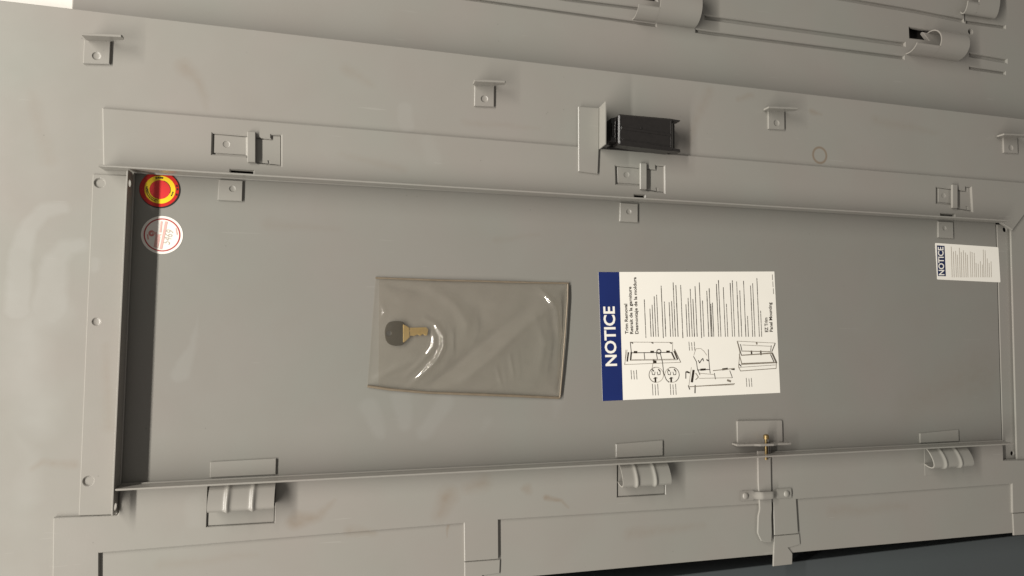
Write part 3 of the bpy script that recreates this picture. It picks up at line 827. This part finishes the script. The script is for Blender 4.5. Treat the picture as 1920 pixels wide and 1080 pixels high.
# --- small notice at the right flange
mb = MB(); cor = qs([(1753.5, 455.5), (1872, 463.5), (1876, 529.5), (1757.5, 524)], zs)
sheet(mb, rounded(cor, .0015, 3), (), ZD + .00004, zs, .00005)
sm = mb.build('notice_sticker', WHITE, trim); sm['label'] = 'small white notice sticker with navy header beside the right flange'
mb = MB(); sheet(mb, qs([(1756.5, 460), (1771, 461), (1773.5, 518), (1758.5, 517.5)], zs), (), zs + .00003, zs + .00007, 0)
mb.build('header_band', NAVYD, sm)
mb = MB()
org = Vector(q(1770.5, 516, z)); al = Vector(q(1768.5, 463, z)) - org; up = Vector(q(1760.3, 516, z)) - org
text(mb, 'NOTICE', org, al, up, up.length, z, .02, al.length)
mb.build('header_lettering', WHITE, sm, False)
mb = MB()
for x, yt in [(1783.5, 463), (1787.5, 472), (1791.5, 471), (1795, 478), (1798.5, 465), (1802, 473), (1806, 470), (1810, 474), (1813.5, 478), (1819, 472), (1822.5, 473), (1826.5, 473), (1830, 492), (1834, 495), (1838, 490), (1842, 495), (1843.5, 468), (1847, 470), (1851, 485), (1854.5, 493), (1858, 489)]:
    y = 519.5
    while y > yt + 1:
        ye = max(yt, y - rng.choice((4, 6, 9))); strokes(mb, [q(x + .03 * (y - yt), y, z), q(x + .03 * (ye - yt), ye, z)], .00095, z); y = ye - 1
mb.build('instruction_text', INKM, sm, False)

# --- round stickers
def disc(mb, c, r, z0, z1=None, mat=0, n=48, r_in=0):
    if r_in:
        V = [(c[0] + rr * math.cos(2 * math.pi * i / n), c[1] + rr * math.sin(2 * math.pi * i / n), z0) for rr in (r, r_in) for i in range(n)]
        mb.faces(V, [(i, (i + 1) % n, n + (i + 1) % n, n + i) for i in range(n)], mat)
    elif z1 is None: mb.faces([(c[0] + r * math.cos(2 * math.pi * i / n), c[1] + r * math.sin(2 * math.pi * i / n), z0) for i in range(n)], [tuple(range(n))], mat)
    else: sheet(mb, circle(c, r, n), (), z0, z1, .00004, None, mat)
c1 = q(300, 355.5, zs); r1 = (Vector(q(338.5, 356, zs)) - Vector(q(261, 355, zs))).length / 2
mb = MB(); disc(mb, c1, r1, ZD + .00004, zs)
s1 = mb.build('round_sticker', plain('label_black', (.012, .009, .008), .4), trim); s1['label'] = 'red and yellow round sticker under the top flange'
mb = MB(); disc(mb, (c1[0] - .0006, c1[1] + .0004), r1 * .955, z); mb.build('red_ring', RED, s1, False)
mb = MB(); disc(mb, c1, r1 * .755, z + .00004, r_in=r1 * .51); mb.build('yellow_ring', YEL, s1, False)
mb = MB(); disc(mb, c1, r1 * .50, z + .00004); mb.build('red_centre', REDC, s1, False)
mb = MB()
def arc(c, r, a0, a1, wd, n=14, mat=0): strokes(mb, [(c[0] + r * math.cos(R(a0 + (a1 - a0) * i / n)), c[1] + r * math.sin(R(a0 + (a1 - a0) * i / n))) for i in range(n + 1)], wd, z + .0001, mat)
arc(c1, r1 * .58, 178, 262, .0006); arc(c1, r1 * .66, 200, 255, .0007); arc(c1, r1 * .51, -20, 70, .0005)
for a0 in (80, 88, 97, 106): arc(c1, r1 * .64, a0, a0 + 3, .0016, 2)
for a0 in (-28, -20, -12, 170, 178, 186, 194): arc(c1, r1 * .64, a0, a0 + 3, .0012, 2)
for a0 in (-18, 2, 14): arc(c1, r1 * .85, a0, a0 + 5, .0014, 2)
mb.build('ring_print', INK, s1, False)
c2 = q(304, 440.5, zs); r2 = (Vector(q(343.5, 441, zs)) - Vector(q(264.5, 440, zs))).length / 2
mb = MB(); disc(mb, c2, r2, ZD + .00004, zs)
s2 = mb.build('round_sticker', WHITE2, trim); s2['label'] = 'white round sticker with dark red ring under the red one'
mb = MB(); disc(mb, c2, r2 * .875, z, r_in=r2 * .81); mb.build('red_ring', DRED, s2, False)
mb = MB()
k12 = 12.0
def sl(pts, wd, mat=0): strokes(mb, [q(260 + a / k12, 395 + b / k12, z) for a, b in pts], wd, z, mat)
sl([(515, 250), (490, 480)], .0016, 1); sl([(620, 260), (560, 560), (500, 850)], .0024, 1); sl([(430, 560), (390, 800)], .0040, 1); sl([(470, 600), (430, 800)], .0012, 1)
sl([(840, 400), (865, 540)], .0010, 1); sl([(200, 540), (215, 640)], .0010, 2); sl([(380, 560), (500, 540)], .0010, 1)
for r_ in (55, 35): sl([(290 + r_ * math.cos(a / 3), 510 + r_ * math.sin(a / 3)) for a in range(20)], .0012, 2)
sl([(320, 500), (390, 510)], .0024, 1)
org = Vector(q(260 + 690 / k12, 395 + 770 / k12, z)); al = Vector(q(260 + 800 / k12, 395 + 440 / k12, z)) - org; up = Vector((-al.y, al.x))
text(mb, '5469', org, al, up, .0072, z, 0.0, al.length * .95, 3)
mb.build('sticker_print', [INK, PINK, plain('logo_red', (.60, .20, .18), .45), INKM], s2, False)

# ================================================================== key and vinyl pouch on the door
key = None
zk = ZD + .0012
mb = MB()
bow = qs([(727, 604), (742, 601.5), (756, 603), (761, 611), (761.5, 640), (755, 647), (741, 649), (728, 645), (722.5, 636), (721, 618)], zk)
sheet(mb, rounded(bow, .006, 4), [circle(q(729.5, 625, zk), .0027, 16)], ZD + .0006, zk + .0022, .0007)
kbow = mb.build('key', KEYD)
tag(kbow, 'small brass key with dark bow inside the clear pouch', 'key')
mb = MB()
sheet(mb, qs([(757, 608), (767, 614), (768, 632), (758, 642), (755, 642), (755, 608)], zk), (), ZD + .0008, zk + .0024, .0005)
sheet(mb, qs([(767, 614.5), (799, 613.5), (803, 618), (801, 629), (797, 629), (793, 626.5), (788, 629.5), (783, 627), (777, 630), (772, 629.5), (767, 630.5)], zk), (), ZD + .001, zk + .0016, .0005)
sheet(mb, qs([(768, 619), (799, 618.4), (799, 621), (768, 621.8)], zk), (), zk + .0016, zk + .0020, .0002)
mb.build('blade', BRASS, kbow)

pouch = empty('document_pouch', P(878, 634, ZD), 'clear vinyl pouch with brown seams stuck on the door and holding a key', 'pouch')
TLc, TRc, BRc, BLc = [Vector(q(*p, ZD)) for p in ((704, 521), (1066, 531), (1049.5, 746), (688, 727))]
def pt(u, v): return (TLc * (1 - u) + TRc * u) * (1 - v) + (BLc * (1 - u) + BRc * u) * v
def seg_d(p, a, b):
    d = b - a; t = max(0, min(1, (p - a).dot(d) / max(d.length_squared, 1e-12))); return (p - a - d * t).length, t
def poly_d(p, pts):
    best = 1e9; bt = 0
    for i in range(len(pts) - 1):
        d, t = seg_d(p, pts[i], pts[i + 1])
        if d < best: best = d; bt = (i + t) / (len(pts) - 1)
    return best, bt
folds = [
    ([(797, 598), (815, 607), (829, 630), (830, 650), (819, 673), (796, 698), (764, 728)], .0030, .0052, 1),
    ([(806, 612), (814, 630), (812, 650), (798, 668), (762, 705)], .0030, .0030, 1),
    ([(1008, 534), (1025, 556), (1042, 580), (1050, 640)], .0034, .0044, 1),
    ([(1038, 568), (985, 608), (930, 660), (870, 712), (800, 744)], .0075, .0050, 0),
    ([(1000, 570), (900, 645), (835, 700), (800, 730)], .0075, -.0040, 0),
    ([(800, 535), (850, 570), (874, 605), (872, 630)], .008, .0042, 0),
    ([(835, 540), (890, 580), (915, 620)], .009, -.0022, 0),
    ([(692, 716), (745, 688), (790, 668)], .006, .0034, 0),
    ([(1000, 590), (1020, 640), (1010, 700)], .006, .0020, 0), ([(860, 560), (930, 570), (985, 560)], .005, .0016, 0), ([(880, 735), (940, 715), (1000, 720)], .005, .0018, 0), ([(712, 560), (722, 585), (715, 600)], .003, .0016, 1),
    ([(720, 535), (760, 540), (830, 560)], .006, -.0026, 0),
    ([(950, 530), (1000, 545), (1040, 560)], .006, .0022, 0),
    ([(930, 690), (942, 728)], .002, .0016, 1), ([(955, 665), (962, 705)], .002, .0014, 1), ([(955, 697), (1030, 696)], .002, .0012, 1),
    ([(1045, 600), (1046, 690), (1040, 735)], .003, .0020, 1),
]
folds = [([Vector(q(*p, 0)) for p in f[0]], *f[1:]) for f in folds]
key_c = Vector(q(765, 625, zk))
NU, NV = 210, 130
rows = []
for j in range(NV + 1):
    v = j / NV; row = []
    for i in range(NU + 1):
        u = i / NU; p = pt(u, v)
        ed = min(u * 1.6, (1 - u) * 1.6, v, 1 - v)
        env = 1 - math.exp(-(ed / .07) ** 1.3)
        h_ = .0052 * (min(1, ed / .22)) ** .6
        d = (p - key_c); h_ += .0030 * math.exp(-(d.x / .026) ** 2 - (d.y / .016) ** 2)
        for pts, sg, am, kind in folds:
            dd, t = poly_d(p, pts)
            taper = math.sin(math.pi * min(1, max(0, .06 + .88 * t))) ** .6
            if kind == 1: h_ += am * taper * (math.exp(-(dd / sg) ** 2))
            else: h_ += am * taper / (1 + (dd / sg) ** 2) ** 1.5
        h_ += .0004 * math.sin(p.x * 190 + p.y * 120) * math.sin(p.y * 210 - p.x * 60)
        row.append((p.x, p.y, ZD + .0003 + max(.0002, h_ * env)))
    rows.append(row)
mb = MB(); grid(mb, rows[::-1]); mb.build('front_film', FILM, pouch, False)
mb = MB(); mb.faces([(v.x, v.y, ZD + .00012) for v in (pt(.018, .01), pt(.055, .99), pt(1, 1), pt(1, 0))], [(0, 1, 2, 3)])
mb.build('back_film', FILM, pouch)
def seam(pts, r, name='seam', mat=SEAM):
    mb = MB(); tube(mb, [P(*p) for p in pts], r, 8); mb.build(name, mat, pouch)
zz = ZD + .0008
seam([(704, 521, zz), (760, 523, zz + .0005), (830, 525.5, zz + .001), (900, 527, zz + .001), (950, 528.5, zz + .001), (1010, 530, zz), (1066, 531, zz)], .0010)
seam([(689, 724, zz), (730, 730, zz + .001), (800, 736, zz + .0004), (880, 739, zz + .001), (960, 742, zz + .001), (1049, 746, zz)], .0014)
seam([(1065, 533, zz + .001), (1064.5, 560, zz + .0016), (1059.5, 630, zz + .002), (1054, 700, zz + .0016), (1050, 745, zz + .001)], .0010)

# ================================================================== the second trim, under the upper edge
t2 = empty('panel_cover', P(1300, 60, Z2), 'grey steel panel cover with curled hinge loops beyond the upper edge of the stickered cover', 'panel cover', 'grey steel panel covers')
t2['kind'] = 'thing'
xl2 = P(133, 8, Z2).x; xr2 = P(2300, 100, Z2).x
A_ = [q(897, 0, Z2), q(1885, 137, Z2)]; B_ = [q(1183, 13, Z2), q(1888, 115, Z2)]; C_ = [q(1597, 0, Z2), q(1885, 50, Z2)]
xe = q(1888, 115, Z2)[0]
ylo = q(1000, 330, Z2)[1]; yhi = q(1500, -500, Z2)[1]
def slab(lo0, lo1, z0, z1, name, x0, x1, ya=None, holes=()):
    mb = MB(); sheet(mb, [(x0, ya), (x1, ya), (x1, online(lo0, lo1, x1)), (x0, online(lo0, lo1, x0))], holes, z0, z1, .0007)
    return mb.build(name, PAINT2, t2)
hp = q(1817.5, 60.5, Z2 - .002)
def px_rect(x0, y0, x1, y1, sl=.135): return qs([(x0, y0), (x1, y0 + (x1 - x0) * sl), (x1, y1 + (x1 - x0) * sl), (x0, y1)], Z2)
slit = px_rect(1706, 50, 1801, 55); slit2 = px_rect(1705, 54, 1742, 72, .1)
slit = qs([(1705, 50), (1801, 67.5), (1800, 71.5), (1730, 59.5), (1742, 75.5), (1706, 71)], Z2)
def groove(pts, w):   # a pressed channel: an open slot in the face sheet, floored by the sheet below
    w *= 1.35
    return qs([(a, b - w / 2) for a, b in pts] + [(a, b + w / 2) for a, b in reversed(pts)], Z2)
gA = [groove([(500, -54), (897, 0), (1183, 40.5), (1230, 47)], 3.6), groove([(1305, 57.5), (1335, 62), (1695, 108)], 4.2), groove([(1818, 127), (1885, 137)], 3.6)]
gB = [groove([(800, -44), (1073, 0), (1183, 13.5), (1215, 18)], 4), groove([(1322, 32), (1697, 83)], 5.4), groove([(1818, 102.5), (1888, 114.5)], 5.2)]
gC = [groove([(1300, -48), (1597, 0), (1715, 20), (1807, 38.5)], 5), groove([(1812, 41), (1885, 50.5)], 4)]
slit1 = qs([(1190, -16), (1306, 0), (1306, 5), (1230, -5), (1232, 2), (1190, -4)], Z2)
mb = MB(); sheet(mb, [(xl2 + .0008, ylo), (xr2, ylo), (xr2, yhi), (xl2 + .0008, yhi)], gA + gB + gC + [circle(hp, .0036, 18), slit, slit1], Z2 - .0034, Z2, .0012)
mb.build('face_sheet', PAINT2, t2)
mb = MB(); box(mb, xl2 + .2, xe + .05, online(A_[0], A_[1], xe) - .05, online(A_[0], A_[1], xe) + .2, Z2 - .0180, Z2 - .0160, 0)  # added black sheet standing in for the shade inside the slits
mb.build('slit_shade_sheet', BLACKM, t2)
mb = MB(); sheet(mb, [(xl2, ylo), (xr2, ylo), (xr2, yhi), (xl2, yhi)], [circle(hp, .0040, 18)] + [inset(k_, -.0006) if area(k_) > 0 else inset(k_, .0006) for k_ in (slit, slit1)], Z2 - .0056, Z2 - .0036, .0005)
mb.build('back_sheet', PAINT2, t2)
mb = MB()
p = P(1806, 32, Z2 - .002); box(mb, p.x - .0007, p.x + .0007, P(1806, 40, Z2).y, P(1806, 24, Z2).y, Z2 - .0005, Z2 + .0004, .0003)
mb.build('bend_mark', BLACKM, t2)
# three curled hinge loops; the lower lip runs further left than the crown
def loop2(lip, x0p, x1p, yt, yb, h_=.020):
    """pixel measures: lip start, crown start, crown end, y of the upper and lower foot at crown start"""
    a = P(x0p, yt, Z2); b = P(x0p, yb, Z2 + .006)
    xa, xb, xli = P(x0p, yb, Z2 + h_ * .5).x, P(x1p, yb, Z2 + h_ * .5).x, P(lip, yb - 8, Z2 + .004).x
    yt_, yb_ = a.y, b.y; rr = (yt_ - yb_) / 2; ym = (yt_ + yb_) / 2
    prof = [(ym + rr * math.cos(R(-22 + 245 * k / 24)), Z2 + .0040 + (h_ - .004) * math.sin(R(-22 + 245 * k / 24))) for k in range(25)]
    mb = MB(); curled(mb, xa, xb, prof, .0016, lambda s: 0, 16)
    lipp = prof[14:]
    curled(mb, xli, xa + .0003, lipp, .0015, lambda s: 0, 10)
    mb.build('hinge_loop', PAINT2, t2)
loop2(1188, 1232, 1309, -22, 40, .022)
loop2(1703, 1754, 1806, 62, 106, .022)
loop2(1806, 1830, 1868, -45, 28, .014)

# ================================================================== slate panel under the lower edge
mb = MB()
sa, sb = q(1280, 1078, ZB), q(1900, 1005, ZB)
x0 = P(760, 1085, ZB).x; x1 = P(2400, 1000, ZB).x
sheet(mb, [(x0, online(sa, sb, x0)), (x1, online(sa, sb, x1)), (x1, online(sa, sb, x1) - .4), (x0, online(sa, sb, x0) - .4)], (), ZB - .0020, ZB, .0007)
sl_ = mb.build('steel_panel', SLATE)
tag(sl_, 'dark slate grey steel sheet lying below the lower edge of the stickered cover', 'steel panel')
mb = MB()
upright(mb, (x0 + .004, online(sa, sb, x0 + .004) - .0005), (x1, online(sa, sb, x1) - .0005), ZF, ZB - .002 - ZF, .0016, -1)
mb.build('edge_flange', SLATE, sl_)
